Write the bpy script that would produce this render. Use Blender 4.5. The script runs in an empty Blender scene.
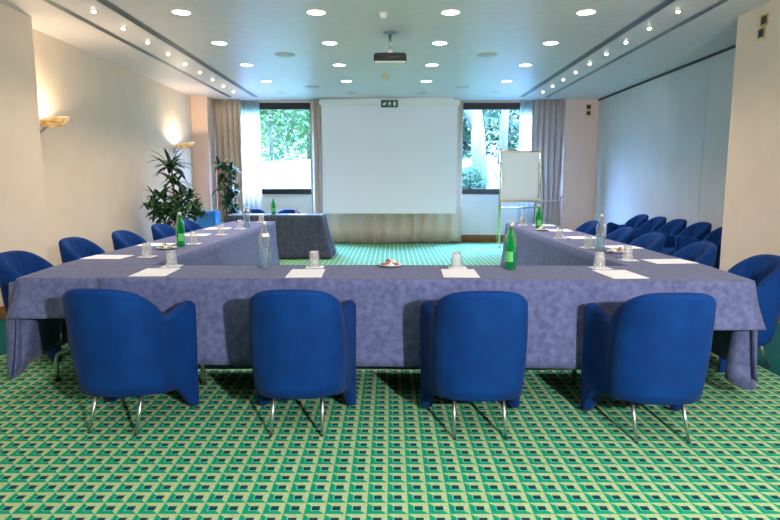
import bpy, bmesh, math, random
from mathutils import Vector, Matrix
PI = math.pi
SC = bpy.context.scene
COL = SC.collection
R = random.Random(7)

# ------------------------------------------------------------------ materials
MATS = {}
def new_mat(name):
    m = bpy.data.materials.new(name); m.use_nodes = True
    nt = m.node_tree; nt.nodes.clear()
    out = nt.nodes.new('ShaderNodeOutputMaterial')
    MATS[name] = m
    return m, nt, out
def N(nt, typ, **kw):
    n = nt.nodes.new(typ)
    for k, v in kw.items(): setattr(n, k, v)
    return n
def rgba(c): return (c[0], c[1], c[2], 1.0)
def bsdf(nt, out, col, rough=.6, metal=0., spec=.5):
    b = N(nt, 'ShaderNodeBsdfPrincipled')
    b.inputs['Base Color'].default_value = rgba(col)
    b.inputs['Roughness'].default_value = rough
    b.inputs['Metallic'].default_value = metal
    b.inputs['Specular IOR Level'].default_value = spec
    nt.links.new(b.outputs[0], out.inputs[0])
    return b
def plain(name, col, rough=.6, metal=0., spec=.5):
    m, nt, out = new_mat(name); bsdf(nt, out, col, rough, metal, spec); return m
def noisy(name, c1, c2, scale=8., rough=.7, detail=4., bump=0., spec=.3, sheen=0., lo=.35, hi=.65, stretch=(1, 1, 1), bscale=None):
    m, nt, out = new_mat(name); b = bsdf(nt, out, c1, rough, 0, spec)
    tc = N(nt, 'ShaderNodeTexCoord'); mp = N(nt, 'ShaderNodeMapping'); mp.inputs['Scale'].default_value = stretch
    nt.links.new(tc.outputs['Object'], mp.inputs[0])
    no = N(nt, 'ShaderNodeTexNoise'); no.inputs['Scale'].default_value = scale; no.inputs['Detail'].default_value = detail
    nt.links.new(mp.outputs[0], no.inputs['Vector'])
    cr = N(nt, 'ShaderNodeValToRGB'); cr.color_ramp.elements[0].position = lo; cr.color_ramp.elements[1].position = hi
    cr.color_ramp.elements[0].color = rgba(c1); cr.color_ramp.elements[1].color = rgba(c2)
    nt.links.new(no.outputs['Fac'], cr.inputs[0]); nt.links.new(cr.outputs[0], b.inputs['Base Color'])
    if sheen:
        b.inputs['Sheen Weight'].default_value = sheen; b.inputs['Sheen Roughness'].default_value = .4
    if bump:
        n2 = N(nt, 'ShaderNodeTexNoise'); n2.inputs['Scale'].default_value = bscale or scale * 3
        nt.links.new(mp.outputs[0], n2.inputs['Vector'])
        bp = N(nt, 'ShaderNodeBump'); bp.inputs['Strength'].default_value = bump; bp.inputs['Distance'].default_value = .01
        nt.links.new(n2.outputs['Fac'], bp.inputs['Height']); nt.links.new(bp.outputs[0], b.inputs['Normal'])
    return m
def glow(name, col, strength):
    m, nt, out = new_mat(name)
    e = N(nt, 'ShaderNodeEmission'); e.inputs[0].default_value = rgba(col); e.inputs[1].default_value = strength
    nt.links.new(e.outputs[0], out.inputs[0]); return m
def see_thru(name, tint, body, fac_body, rough=.05, gloss=.12, kind='diff'):
    """thin glass: transparent tint + some glossy + some body colour"""
    m, nt, out = new_mat(name)
    t = N(nt, 'ShaderNodeBsdfTransparent'); t.inputs[0].default_value = rgba(tint)
    d = N(nt, 'ShaderNodeBsdfTranslucent' if kind == 'trans' else 'ShaderNodeBsdfDiffuse'); d.inputs[0].default_value = rgba(body)
    g = N(nt, 'ShaderNodeBsdfGlossy'); g.inputs[0].default_value = (1, 1, 1, 1); g.inputs['Roughness'].default_value = rough
    m1 = N(nt, 'ShaderNodeMixShader'); m1.inputs[0].default_value = fac_body
    nt.links.new(t.outputs[0], m1.inputs[1]); nt.links.new(d.outputs[0], m1.inputs[2])
    lw = N(nt, 'ShaderNodeLayerWeight'); lw.inputs[0].default_value = gloss
    m2 = N(nt, 'ShaderNodeMixShader'); nt.links.new(lw.outputs['Facing'], m2.inputs[0])
    nt.links.new(m1.outputs[0], m2.inputs[1]); nt.links.new(g.outputs[0], m2.inputs[2])
    nt.links.new(m2.outputs[0], out.inputs[0]); return m

def carpet_mat():
    m, nt, out = new_mat('carpet'); b = bsdf(nt, out, (0, .3, .2), .9, 0, .15)
    geo = N(nt, 'ShaderNodeNewGeometry'); sp = N(nt, 'ShaderNodeSeparateXYZ'); nt.links.new(geo.outputs['Position'], sp.inputs[0])
    def M(op, a, b_=None, c_=None):
        n = N(nt, 'ShaderNodeMath', operation=op)
        for i, v in enumerate((a, b_, c_)):
            if v is None: continue
            if isinstance(v, (int, float)): n.inputs[i].default_value = v
            else: nt.links.new(v, n.inputs[i])
        return n.outputs[0]
    S = .0826
    u = M('FRACT', M('DIVIDE', M('ADD', sp.outputs[0], .0147 + S * 200), S))
    v = M('FRACT', M('DIVIDE', M('ADD', sp.outputs[1], -2.178 + S * 200), S))
    upper = M('GREATER_THAN', M('ADD', u, v), 1.0)                 # cream triangle towards the window and partition
    def box(x0, x1, y0, y1):
        a = M('MULTIPLY', M('GREATER_THAN', u, x0), M('LESS_THAN', u, x1))
        return M('MULTIPLY', a, M('MULTIPLY', M('GREATER_THAN', v, y0), M('LESS_THAN', v, y1)))
    dark = box(.33, .72, .33, .70)
    lframe = box(.265, .70, .265, .68)
    line = M('MAXIMUM', M('LESS_THAN', u, .04), M('LESS_THAN', v, .05))
    def mix(f, c1, c2):
        n = N(nt, 'ShaderNodeMix', data_type='RGBA'); nt.links.new(f, n.inputs[0])
        for i, c in ((6, c1), (7, c2)):
            if isinstance(c, tuple): n.inputs[i].default_value = rgba(c)
            else: nt.links.new(c, n.inputs[i])
        return n.outputs[2]
    c = mix(upper, CARPET['green'], CARPET['cream'])
    c = mix(line, c, CARPET['line'])
    c = mix(lframe, c, CARPET['mint'])
    c = mix(dark, c, CARPET['dark'])
    # plain teal border beside the walls
    border = M('MAXIMUM', M('LESS_THAN', sp.outputs[0], -2.95), M('GREATER_THAN', sp.outputs[0], 2.62))
    c = mix(border, c, CARPET['teal'])
    no = N(nt, 'ShaderNodeTexNoise'); no.inputs['Scale'].default_value = 60; nt.links.new(geo.outputs['Position'], no.inputs['Vector'])
    hs = N(nt, 'ShaderNodeHueSaturation'); nt.links.new(c, hs.inputs['Color'])
    nt.links.new(M('MULTIPLY_ADD', no.outputs['Fac'], .5, .75), hs.inputs['Value'])
    nt.links.new(hs.outputs[0], b.inputs['Base Color'])
    bp = N(nt, 'ShaderNodeBump'); bp.inputs['Strength'].default_value = .25; bp.inputs['Distance'].default_value = .004
    n3 = N(nt, 'ShaderNodeTexNoise'); n3.inputs['Scale'].default_value = 350; nt.links.new(geo.outputs['Position'], n3.inputs['Vector'])
    nt.links.new(n3.outputs['Fac'], bp.inputs['Height']); nt.links.new(bp.outputs[0], b.inputs['Normal'])
    return m
CARPET = dict(green=(.0, .26, .13), cream=(.36, .48, .24), mint=(.10, .44, .31), dark=(.004, .045, .05), line=(.02, .33, .18), teal=(.0, .085, .085))
carpet_mat()
noisy('wall_paint', (.73, .61, .47), (.76, .64, .50), 3., .75, bump=.06, bscale=60)
noisy('wall_peach', (.76, .56, .46), (.79, .59, .49), 3., .7)
noisy('wall_white', (.70, .70, .68), (.74, .73, .71), 3., .7)
noisy('ceiling_paint', (.76, .71, .72), (.82, .77, .78), 7., .42, bump=.25, spec=.4, stretch=(1, 3, 1), bscale=9)
noisy('ceiling_side', (.64, .62, .58), (.68, .66, .62), 4., .6)
noisy('partition', (.60, .585, .58), (.64, .62, .615), 2., .5)
noisy('wood', (.22, .085, .025), (.34, .15, .05), 5., .45, stretch=(1, 1, 8))
noisy('velvet', (.001, .023, .118), (.001, .037, .172), 7., .8, spec=.12, sheen=.03, bump=.12, bscale=25, lo=.3, hi=.7)
plain('velvet_seam', (.006, .03, .12), .8)
noisy('suede', (.060, .076, .170), (.118, .136, .265), 28., .85, sheen=.08, bump=.1, bscale=30, detail=6, lo=.3, hi=.7)
noisy('skirt_cloth', (.032, .045, .072), (.05, .066, .098), 12., .85, sheen=.2)
plain('chrome', (.50, .52, .53), .32, 1.)
plain('tube_metal', (.50, .55, .48), .3, 1.)
plain('brass', (.80, .62, .25), .22, 1.)
plain('black', (.010, .011, .013), .5)
plain('dark_grey', (.05, .055, .06), .5)
plain('slot_dark', (.035, .04, .045), .6)
plain('grey_metal', (.42, .43, .44), .35, .8)
plain('paper', (.90, .90, .91), .8)
plain('white_plastic', (.80, .80, .78), .4)
plain('yellow_plastic', (.72, .60, .28), .5)
plain('screen', (.88, .86, .92), .9, spec=.1)
plain('screen_case', (.78, .79, .78), .4)
plain('porcelain', (.80, .80, .78), .2)
noisy('curtain_beige', (.60, .49, .38), (.66, .54, .43), 30., .9, stretch=(4, 4, .5))
noisy('curtain_grey', (.48, .42, .40), (.54, .47, .44), 30., .9, stretch=(4, 4, .5))
see_thru('sheer', (.95, .96, .98), (.95, .95, .96), .55, 1., .02, 'trans')
see_thru('pane', (.97, 1., 1.), (.9, .95, .95), .0, .02, .06)
see_thru('clear_glass', (.86, .91, .92), (.7, .75, .76), .07, .08, .35)
see_thru('tumbler_glass', (.93, .94, .93), (.92, .90, .88), .16, .12, .22)
see_thru('rim_glass', (.9, .92, .92), (.95, .95, .95), .5, .1, .3)
see_thru('green_glass', (.03, .72, .18), (.0, .36, .09), .36, .06, .30)
see_thru('bottle_water', (.82, .93, .95), (.6, .75, .8), .10, .05, .2)
plain('label_green', (.09, .45, .12), .5)
plain('label_white', (.75, .72, .66), .6)
plain('cap_silver', (.62, .64, .60), .35, .6)
plain('sweet_red', (.55, .05, .04), .4); plain('sweet_white', (.82, .78, .70), .4); plain('sweet_brown', (.30, .13, .05), .4); plain('sweet_green', (.12, .36, .10), .4)
noisy('leaf', (.010, .050, .018), (.03, .12, .04), 6., .45, spec=.5)
noisy('cane', (.16, .11, .06), (.28, .2, .11), 20., .8)
noisy('terracotta', (.24, .12, .07), (.30, .16, .1), 8., .8)
noisy('blue_box', (.03, .22, .62), (.05, .28, .70), 6., .7)
plain('soil', (.03, .02, .015), .95)
plain('exit_green', (.0, .06, .035), .4)
plain('exit_white', (.75, .9, .82), .5)
glow('lamp_lens', (1., .95, .86), 7.)
glow('spot_lens', (1., .90, .74), 14.)
glow('sconce_bulb', (1., .80, .50), 25.)
m, nt, out = new_mat('amber_glass')
b = bsdf(nt, out, (.78, .45, .12), .22, 0., .6); b.inputs['Emission Strength'].default_value = .22
w_ = N(nt, 'ShaderNodeTexNoise'); w_.inputs['Scale'].default_value = 4.; cr = N(nt, 'ShaderNodeValToRGB')
cr.color_ramp.elements[0].color = (.66, .30, .05, 1); cr.color_ramp.elements[1].color = (.95, .70, .35, 1); cr.color_ramp.elements[0].position = .38; cr.color_ramp.elements[1].position = .62
nt.links.new(w_.outputs['Fac'], cr.inputs[0]); nt.links.new(cr.outputs[0], b.inputs['Base Color']); nt.links.new(cr.outputs[0], b.inputs['Emission Color'])
noisy('lawn', (.014, .020, .009), (.020, .027, .012), 2., .9)
noisy('paving', (.03, .028, .026), (.04, .037, .035), 2., .9)
noisy('tree_leaf', (.007, .024, .008), (.017, .042, .012), 1.2, .7)
noisy('tree_leaf_pale', (.032, .068, .015), (.055, .095, .022), 1.2, .7)
noisy('bark', (.070, .062, .050), (.105, .092, .075), 6., .9, stretch=(1, 1, .3))

for nm, c in (('tree_leaf', (.03, .08, .02)), ('tree_leaf_pale', (.07, .13, .03))):
    nt = MATS[nm].node_tree; b = [n for n in nt.nodes if n.type == 'BSDF_PRINCIPLED'][0]; o_ = [n for n in nt.nodes if n.type == 'OUTPUT_MATERIAL'][0]
    t_ = N(nt, 'ShaderNodeBsdfTranslucent'); t_.inputs[0].default_value = rgba(c); mx = N(nt, 'ShaderNodeMixShader'); mx.inputs[0].default_value = .45
    nt.links.new(b.outputs[0], mx.inputs[1]); nt.links.new(t_.outputs[0], mx.inputs[2]); nt.links.new(mx.outputs[0], o_.inputs[0])
# ------------------------------------------------------------------ mesh helpers
def link_mesh(name, bm, mat, parent=None, smooth=False, kind=None):
    me = bpy.data.meshes.new(name)
    bmesh.ops.recalc_face_normals(bm, faces=bm.faces)
    bm.to_mesh(me); bm.free()
    if smooth:
        for p in me.polygons: p.use_smooth = True
    for mm in (mat if isinstance(mat, (list, tuple)) else [mat]): me.materials.append(MATS[mm])
    o = bpy.data.objects.new(name, me); COL.objects.link(o)
    if parent: o.parent = parent
    if kind: o['kind'] = kind
    return o
def thing(name, label, cat, loc=(0, 0, 0), rz=0., group=None):
    o = bpy.data.objects.new(name, None); COL.objects.link(o); o.empty_display_size = .1
    o.location = loc; o.rotation_euler = (0, 0, rz)
    return tag(o, label, cat, group)
def tag(o, label, cat, group=None):
    o['label'] = label; o['category'] = cat
    if group: o['group'] = group
    return o
def dup(root, loc, rz=0., label=None, group=None):
    r = root.copy(); COL.objects.link(r); r.location = loc; r.rotation_euler = (0, 0, rz)
    if label: r['label'] = label
    if group: r['group'] = group
    for ch in list(root.children):
        c = ch.copy(); COL.objects.link(c); c.parent = r
        for g in list(ch.children):
            d = g.copy(); COL.objects.link(d); d.parent = c
    return r
def add_box(bm, x0, x1, y0, y1, z0, z1):
    vs = [bm.verts.new((x, y, z)) for z in (z0, z1) for x, y in ((x0, y0), (x1, y0), (x1, y1), (x0, y1))]
    for f in ((0, 3, 2, 1), (4, 5, 6, 7), (0, 1, 5, 4), (1, 2, 6, 5), (2, 3, 7, 6), (3, 0, 4, 7)): bm.faces.new([vs[i] for i in f])
    return vs
def box_bm(*a, bevel=0., seg=2):
    bm = bmesh.new(); add_box(bm, *a)
    if bevel: bmesh.ops.bevel(bm, geom=bm.edges[:], offset=bevel, segments=seg, affect='EDGES')
    return bm
def prism(bm, pts, z0, z1):
    lo = [bm.verts.new((x, y, z0)) for x, y in pts]; hi = [bm.verts.new((x, y, z1)) for x, y in pts]
    n = len(pts); bm.faces.new(lo[::-1]); bm.faces.new(hi)
    for i in range(n): bm.faces.new((lo[i], lo[(i + 1) % n], hi[(i + 1) % n], hi[i]))
def lathe(bm, prof, n=24, c=(0, 0, 0), closed=True):
    """prof: list of (r, z); a closed surface of revolution"""
    rings = []
    for r, z in prof:
        if r < 1e-5: rings.append([bm.verts.new((c[0], c[1], c[2] + z))])
        else: rings.append([bm.verts.new((c[0] + r * math.cos(2 * PI * i / n), c[1] + r * math.sin(2 * PI * i / n), c[2] + z)) for i in range(n)])
    for a, b_ in zip(rings, rings[1:]):
        for i in range(n):
            j = (i + 1) % n
            if len(a) == 1 and len(b_) == 1: continue
            if len(a) == 1: bm.faces.new((a[0], b_[i], b_[j]))
            elif len(b_) == 1: bm.faces.new((a[i], b_[0], a[j]))
            else: bm.faces.new((a[i], a[j], b_[j], b_[i]))
    return bm
def tube(bm, pts, rad, n=8, cap=True):
    pts = [Vector(p) for p in pts]
    rr = rad if isinstance(rad, (list, tuple)) else [rad] * len(pts)
    rings = []; up = Vector((0, 0, 1)); prev = None
    for i, p in enumerate(pts):
        d = (pts[min(i + 1, len(pts) - 1)] - pts[max(i - 1, 0)]).normalized()
        if prev is None:
            a = d.cross(up if abs(d.z) < .9 else Vector((1, 0, 0))).normalized()
        else:
            a = (prev - d * prev.dot(d)).normalized()
        prev = a; b_ = d.cross(a)
        rings.append([bm.verts.new(p + (a * math.cos(2 * PI * k / n) + b_ * math.sin(2 * PI * k / n)) * rr[i]) for k in range(n)])
    for A, B in zip(rings, rings[1:]):
        for k in range(n): bm.faces.new((A[k], A[(k + 1) % n], B[(k + 1) % n], B[k]))
    if cap: bm.faces.new(rings[0][::-1]); bm.faces.new(rings[-1])
    return bm
def sm(a, b_, x):
    t = max(0., min(1., (x - a) / (b_ - a))); return t * t * (3 - 2 * t)
def struct(name, bm, mat, parent=None): return link_mesh(name, bm, mat, parent, kind='structure')

# ------------------------------------------------------------------ dimensions
CEIL = 3.0; YW = 12.80; XL, XLN = -4.0, -3.73; XR, XRN = 4.31, 3.60; YCOL = 6.40; YB = -3.5
# ------------------------------------------------------------------ the room
struct('floor', box_bm(-4.6, 4.9, YB - .2, YW, -.12, 0), 'carpet')
struct('ceiling', box_bm(-4.6, 4.9, YB - .2, YW + .15, CEIL, CEIL + .12), 'ceiling_paint')
struct('wall_left', box_bm(XL - .15, XL, YCOL, YW + .15, 0, CEIL), 'wall_paint')
struct('wall_left_near', box_bm(XLN - .45, XLN, YB, YCOL, 0, CEIL), 'wall_paint')
struct('wall_right_near', box_bm(XRN, XRN + .95, YB, YCOL, 0, CEIL), 'wall_paint')
struct('wall_back', box_bm(-4.2, 4.6, YB - .15, YB, 0, CEIL), 'wall_paint')
struct('wall_pillar_left', box_bm(XL, -3.68, 12.1, YW, 0, CEIL), 'wall_peach')
struct('wall_pillar_right', box_bm(3.62, XR + .1, 12.55, YW, 0, CEIL), 'wall_peach')
# window wall with two real openings
WX = ((-3.20, -1.70), (1.42, 3.05)); WZ = (1.04, 2.955)
bm = bmesh.new()
for x0, x1 in ((-4.2, WX[0][0]), (WX[0][1], WX[1][0]), (WX[1][1], 4.6)): add_box(bm, x0, x1, YW, YW + .15, 0, CEIL)
for x0, x1 in WX:
    add_box(bm, x0, x1, YW, YW + .15, 0, WZ[0]); add_box(bm, x0, x1, YW, YW + .15, WZ[1], CEIL)
struct('wall_window', bm, 'wall_white')
for i, (x0, x1) in enumerate(WX):
    bm = bmesh.new(); y0, y1 = YW - .01, YW + .06
    add_box(bm, x0, x1, y0 - .03, y1, WZ[1] - .135, WZ[1])
    add_box(bm, x0, x1, y0 - .03, y1, WZ[0], WZ[0] + .115)
    w = struct('window_%d' % (i + 1), bm, 'black')
    bm = bmesh.new()
    add_box(bm, x0, x0 + .02, y0, y1, WZ[0], WZ[1]); add_box(bm, x1 - .02, x1, y0, y1, WZ[0], WZ[1])
    link_mesh('window_frame', bm, 'dark_grey', w)
    link_mesh('pane', box_bm(x0 + .02, x1 - .02, YW + .02, YW + .026, WZ[0] + .115, WZ[1] - .135), 'pane', w)
# sliding partition: flat panels with fine joints
bm = bmesh.new(); ys = [YCOL, 7.02, 8.28, 9.62, 10.95, 12.55]
for a, b_ in zip(ys, ys[1:]): add_box(bm, XR, XR + .1, a + .004, b_ - .004, .02, CEIL - .035)
struct('wall_right', bm, 'partition')
struct('wall_right_core', box_bm(XR + .1, XR + .2, YCOL, YW + .15, 0, CEIL), 'dark_grey')
struct('trim_1', box_bm(XR - .02, XR + .1, YCOL, 12.55, CEIL - .035, CEIL), 'slot_dark')
struct('baseboard_left', box_bm(XLN, XLN + .015, YB, YCOL, 0, .12), 'wood')
struct('baseboard_left_far', box_bm(XL, XL + .015, YCOL, 12.1, 0, .12), 'wood')
struct('baseboard_right', box_bm(XRN - .015, XRN, YB, YCOL, 0, .12), 'wood')
struct('baseboard_window', box_bm(1.3, 3.67, YW - .02, YW, 0, .16), 'wood')
struct('baseboard_window_left', box_bm(-3.68, -1.3, YW - .02, YW, 0, .16), 'wood')

# ceiling slot vents
def slot_vent(x, w, lines, label):
    t = thing('slot_vent', label, 'air vent', (x, 0, CEIL), 0, 'long slot vents in the ceiling')
    link_mesh('slot', box_bm(-w / 2, w / 2, -2.5, 12.2, -.004, -.001), 'slot_dark', t)
    bm = bmesh.new()
    for s in (-1, 1): add_box(bm, s * w / 2 - .006, s * w / 2 + .006, -2.5, 12.2, -.010, -.001)
    link_mesh('frame', bm, 'grey_metal', t)
    for k in range(lines):
        xx = -w / 2 + w * (k + 1) / (lines + 1)
        link_mesh('blade', box_bm(xx - .004, xx + .004, -2.5, 12.2, -.012, -.004), 'grey_metal', t)
slot_vent(-3.24, .055, 1, 'dark ceiling slot vent running closest to the sconce wall')
slot_vent(-2.72, .085, 2, 'wide dark ceiling slot vent between sconce-side spotlights and round downlights')
slot_vent(2.63, .085, 2, 'wide dark ceiling slot vent between partition-side spotlights and round downlights')
slot_vent(3.14, .055, 1, 'dark ceiling slot vent running closest to the sliding partition')

# downlights
def light(name, typ, loc, col, power, **kw):
    d = bpy.data.lights.new(name, typ); d.color = col; d.energy = power
    for k, v in kw.items(): setattr(d, k, v)
    o = bpy.data.objects.new(name, d); COL.objects.link(o); o.location = loc
    return o
DOWN_P, SPOT_P, SCONCE_P, FLASH_P = 44., 14., 20., 660.
def downlight(lit):
    t = thing('ceiling_downlight', '', 'ceiling light', (0, 0, CEIL))
    bm = bmesh.new(); lathe(bm, [(.088, -.001), (.108, -.001), (.108, -.006), (.10, -.010), (.088, -.006), (.088, -.001)], 28)
    link_mesh('trim_ring', bm, 'white_plastic', t, True)
    bm = bmesh.new(); lathe(bm, [(0, -.001), (.088, -.001), (.088, -.005), (0, -.005)], 28)
    link_mesh('lens', bm, 'lamp_lens' if lit else 'grey_metal', t)
    return t
first = None
cols = ('in the column nearest the sconce wall', 'in the second column from the sconce wall', 'in the second column from the partition', 'in the column nearest the partition')
rows = ('in the row farthest from the windows', 'in the row level with the projector', 'in the third row from the windows counting unlit ones', 'in the lit row closest to the windows')
for r_, y in enumerate((6.23, 7.56, 8.93, 10.33)):
    for c_, x in enumerate((-2.115, -.755, .60, 1.968)):
        lab = 'bright round downlight %s, %s' % (rows[r_].replace('in the ', '', 1).replace(' counting unlit ones', ''), cols[c_].replace('in the ', '', 1))
        if first is None:
            first = downlight(True); o = first; o['label'] = lab; o['group'] = 'lit round downlights'; o.location = (x, y, CEIL)
        else: o = dup(first, (x, y, CEIL), 0, lab, 'lit round downlights')
off = None
for c_, x in enumerate((-2.11, -.755, .614, 1.995)):
    lab = 'unlit round downlight beside the window wall, ' + cols[c_].replace('in the ', '', 1)
    if off is None:
        off = downlight(False); o = off; o['label'] = lab; o['group'] = 'unlit downlights'; o.location = (x, 11.64, CEIL)
    else: dup(off, (x, 11.64, CEIL), 0, lab, 'unlit downlights')
for y in (2.2, 3.55, 4.9, 6.23, 7.56, 8.93, 10.33):
    for x in (-2.115, -.755, .60, 1.968):
        light('downlight_lamp', 'SPOT', (x, y, CEIL - .03), (1., .83, .78), DOWN_P * (.08 if y < 5.5 else 1.15 if y < 8.5 else .4), spot_size=2.3, spot_blend=.8, shadow_soft_size=.08)
# small halogen spots
def spot():
    t = thing('ceiling_spotlight', '', 'ceiling light', (0, 0, CEIL))
    bm = bmesh.new(); lathe(bm, [(.024, -.001), (.040, -.001), (.040, -.006), (.024, -.008), (.024, -.001)], 20)
    link_mesh('trim_ring', bm, 'grey_metal', t, True)
    bm = bmesh.new(); lathe(bm, [(0, -.001), (.0235, -.001), (.022, -.009), (.014, -.020), (0, -.026)], 20)
    link_mesh('bulb', bm, 'spot_lens', t, True)
    return t
ordn = ('nearest the camera', 'second from the camera', 'third from the camera', 'fourth from the camera', 'fifth, halfway along', 'fourth from the windows', 'third from the windows', 'second from the windows', 'nearest the windows')
sp0 = None
for side, x in (('sconce wall', -2.978), ('partition', 2.876)):
    for k in range(9):
        y = 6.185 + .662 * k
        lab = 'small halogen spotlight in the row along the %s, %s' % (side, ordn[k]); g = 'small spotlights along the ' + side
        if sp0 is None:
            sp0 = spot(); sp0.location = (x, y, CEIL); sp0['label'] = lab; sp0['group'] = g
        else: dup(sp0, (x, y, CEIL), 0, lab, g)
    for k in range(-5, 9):
        y = 6.185 + .662 * k
        light('halogen_lamp', 'SPOT', (x, y, CEIL - .04), (1., .78, .58), SPOT_P * (1.0 if side[0] == 's' else .45) * (.5 if k < 0 else 1.), spot_size=1.9, spot_blend=.7, shadow_soft_size=.03)
# round ceiling speakers, detectors
bm = bmesh.new(); lathe(bm, [(0, -.001), (.135, -.001), (.135, -.006), (.125, -.009), (0, -.009)], 32)
s0 = link_mesh('ceiling_speaker', bm, 'ceiling_side', None, True)
spk = [(-1.426, 8.23, 'flat round ceiling speaker grille on the sconce side of the projector'), (1.293, 8.24, 'flat round ceiling speaker grille on the partition side of the projector'),
       (-1.42, 10.94, 'flat round ceiling speaker grille above the head table side of the screen'), (1.282, 10.96, 'flat round ceiling speaker grille on the flip chart side of the screen')]
for i, (x, y, l) in enumerate(spk):
    o = s0 if i == 0 else s0.copy()
    if i: COL.objects.link(o)
    o.location = (x, y, CEIL); tag(o, l, 'speaker', 'round ceiling speakers')
t = thing('smoke_detector', 'white smoke detector on the ceiling in front of the projector', 'smoke detector', (-.084, 6.27, CEIL))
bm = bmesh.new(); lathe(bm, [(0, -.001), (.05, -.001), (.05, -.015), (0, -.015)], 20); link_mesh('base', bm, 'white_plastic', t, True)
bm = bmesh.new(); lathe(bm, [(.0, -.015), (.042, -.015), (.038, -.05), (.02, -.055), (0, -.055)], 20); link_mesh('sensor', bm, 'white_plastic', t, True)
t = thing('smoke_detector', 'yellowed smoke detector on the ceiling just beyond the projector', 'smoke detector', (-.081, 9.75, CEIL))
bm = bmesh.new(); lathe(bm, [(0, -.001), (.055, -.001), (.055, -.02), (0, -.02)], 20); link_mesh('base', bm, 'yellow_plastic', t, True)
bm = bmesh.new(); lathe(bm, [(.0, -.02), (.05, -.02), (.045, -.055), (.02, -.062), (0, -.062)], 20); link_mesh('sensor', bm, 'yellow_plastic', t, True)

# projector on its pole
t = thing('projector', 'dark ceiling projector hanging from a chrome pole', 'projector', (-.01, 7.05, CEIL))
bm = bmesh.new(); lathe(bm, [(0, -.001), (.085, -.001), (.08, -.010), (.03, -.022), (0, -.022)], 24); link_mesh('ceiling_plate', bm, 'grey_metal', t, True)
bm = bmesh.new(); tube(bm, [(0, 0, -.02), (0, 0, -.21)], .017, 14); link_mesh('pole', bm, 'chrome', t, True)
bm = bmesh.new(); add_box(bm, -.03, .03, -.04, .06, -0.245, -0.190)
for s in (-1, 1):
    tube(bm, [(0, .02, -0.220), (s * .08, -.04, -0.235), (s * .14, -.08, -0.252)], .008, 6); tube(bm, [(0, .02, -0.220), (s * .10, .08, -0.235), (s * .14, .11, -0.252)], .008, 6)
link_mesh('mount_bracket', bm, 'grey_metal', t)
link_mesh('body', box_bm(-.185, .185, -.14, .15, -0.345, -0.250, bevel=.014), 'dark_grey', t, True)
link_mesh('underside', box_bm(-.178, .178, -.146, .14, -0.358, -0.342, bevel=.006), 'white_plastic', t)
bm = bmesh.new()
for k in range(7): add_box(bm, -.165 + .020 * k, -.153 + .020 * k, -.146, -.135, -0.330, -0.270)
link_mesh('vent_grille', bm, 'black', t)
bm = bmesh.new(); tube(bm, [(.10, .13, -0.295), (.10, .17, -0.295)], .035, 18); link_mesh('lens', bm, 'black', t, True)

# ------------------------------------------------------------------ screen, exit sign, curtains
t = thing('projection_screen', 'large white projection screen pulled down between the two windows', 'screen', (-.03, 12.36, 0))
link_mesh('mount_casing', box_bm(-1.44, 1.44, -.06, .07, 2.85, 2.965, bevel=.02), 'screen_case', t)
link_mesh('screen_cloth', box_bm(-1.385, 1.385, -.006, 0, .665, 2.86), 'screen', t)
for q in (1,): link_mesh('top_bracket', box_bm(-1.3, 1.3, -.02, .02, 2.96, 2.999), 'grey_metal', t)
for s in (-1, 1): link_mesh('border', box_bm(s * 1.385 - .012, s * 1.385 + .012, -.0075, .001, .665, 2.86), 'screen_case', t)
link_mesh('bottom_bar', box_bm(-1.385, 1.385, -.012, .006, .645, .67), 'screen_case', t)
t = thing('exit_sign', 'dark green emergency exit sign with arrow, running figure and door', 'sign', (0, 12.24, 0))
t.location.x = -.03
link_mesh('sign_box', box_bm(-.172, .172, 0, .03, 2.80, 2.945), 'exit_green', t)
for s in (-.12, .12):
    bm = bmesh.new(); tube(bm, [(s, .015, 2.943), (s, .015, 2.999)], .005, 8); link_mesh('hanger', bm, 'grey_metal', t)
def flat(bm, pts, y0=-.004, y1=0.001):
    a = [bm.verts.new((x, y0, z)) for x, z in pts]; b_ = [bm.verts.new((x, y1, z)) for x, z in pts]; n = len(pts)
    bm.faces.new(a); bm.faces.new(b_[::-1])
    for i in range(n): bm.faces.new((a[i], a[(i + 1) % n], b_[(i + 1) % n], b_[i]))
bm = bmesh.new(); zc = 2.868                                           # arrow slanting down
flat(bm, [(-.135, zc - .028), (-.075, zc - .020), (-.092, zc - .006), (-.062, zc + .026), (-.082, zc + .030), (-.110, zc + .004), (-.128, zc + .016)])
link_mesh('arrow', bm, 'exit_white', t)
bm = bmesh.new()                                                       # running figure
flat(bm, [(.004 + .011 * math.cos(a * PI / 5), zc + .036 + .011 * math.sin(a * PI / 5)) for a in range(10)])
flat(bm, [(-.012, zc + .022), (.012, zc + .022), (.012, zc - .008), (-.008, zc - .008)])
flat(bm, [(-.012, zc + .022), (-.032, zc + .004), (-.026, zc - .002), (-.010, zc + .010)])
flat(bm, [(.012, zc + .022), (.032, zc + .010), (.030, zc + .002), (.012, zc + .010)])
flat(bm, [(-.008, zc - .008), (.004, zc - .008), (-.012, zc - .032), (-.034, zc - .034), (-.034, zc - .026), (-.016, zc - .024)])
flat(bm, [(.002, zc - .008), (.012, zc - .008), (.026, zc - .022), (.022, zc - .040), (.013, zc - .040), (.016, zc - .024)])
link_mesh('running_figure', bm, 'exit_white', t)
bm = bmesh.new(); flat(bm, [(.080, zc - .038), (.124, zc - .038), (.124, zc + .040), (.080, zc + .040)]); link_mesh('door_symbol', bm, 'exit_white', t)

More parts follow.
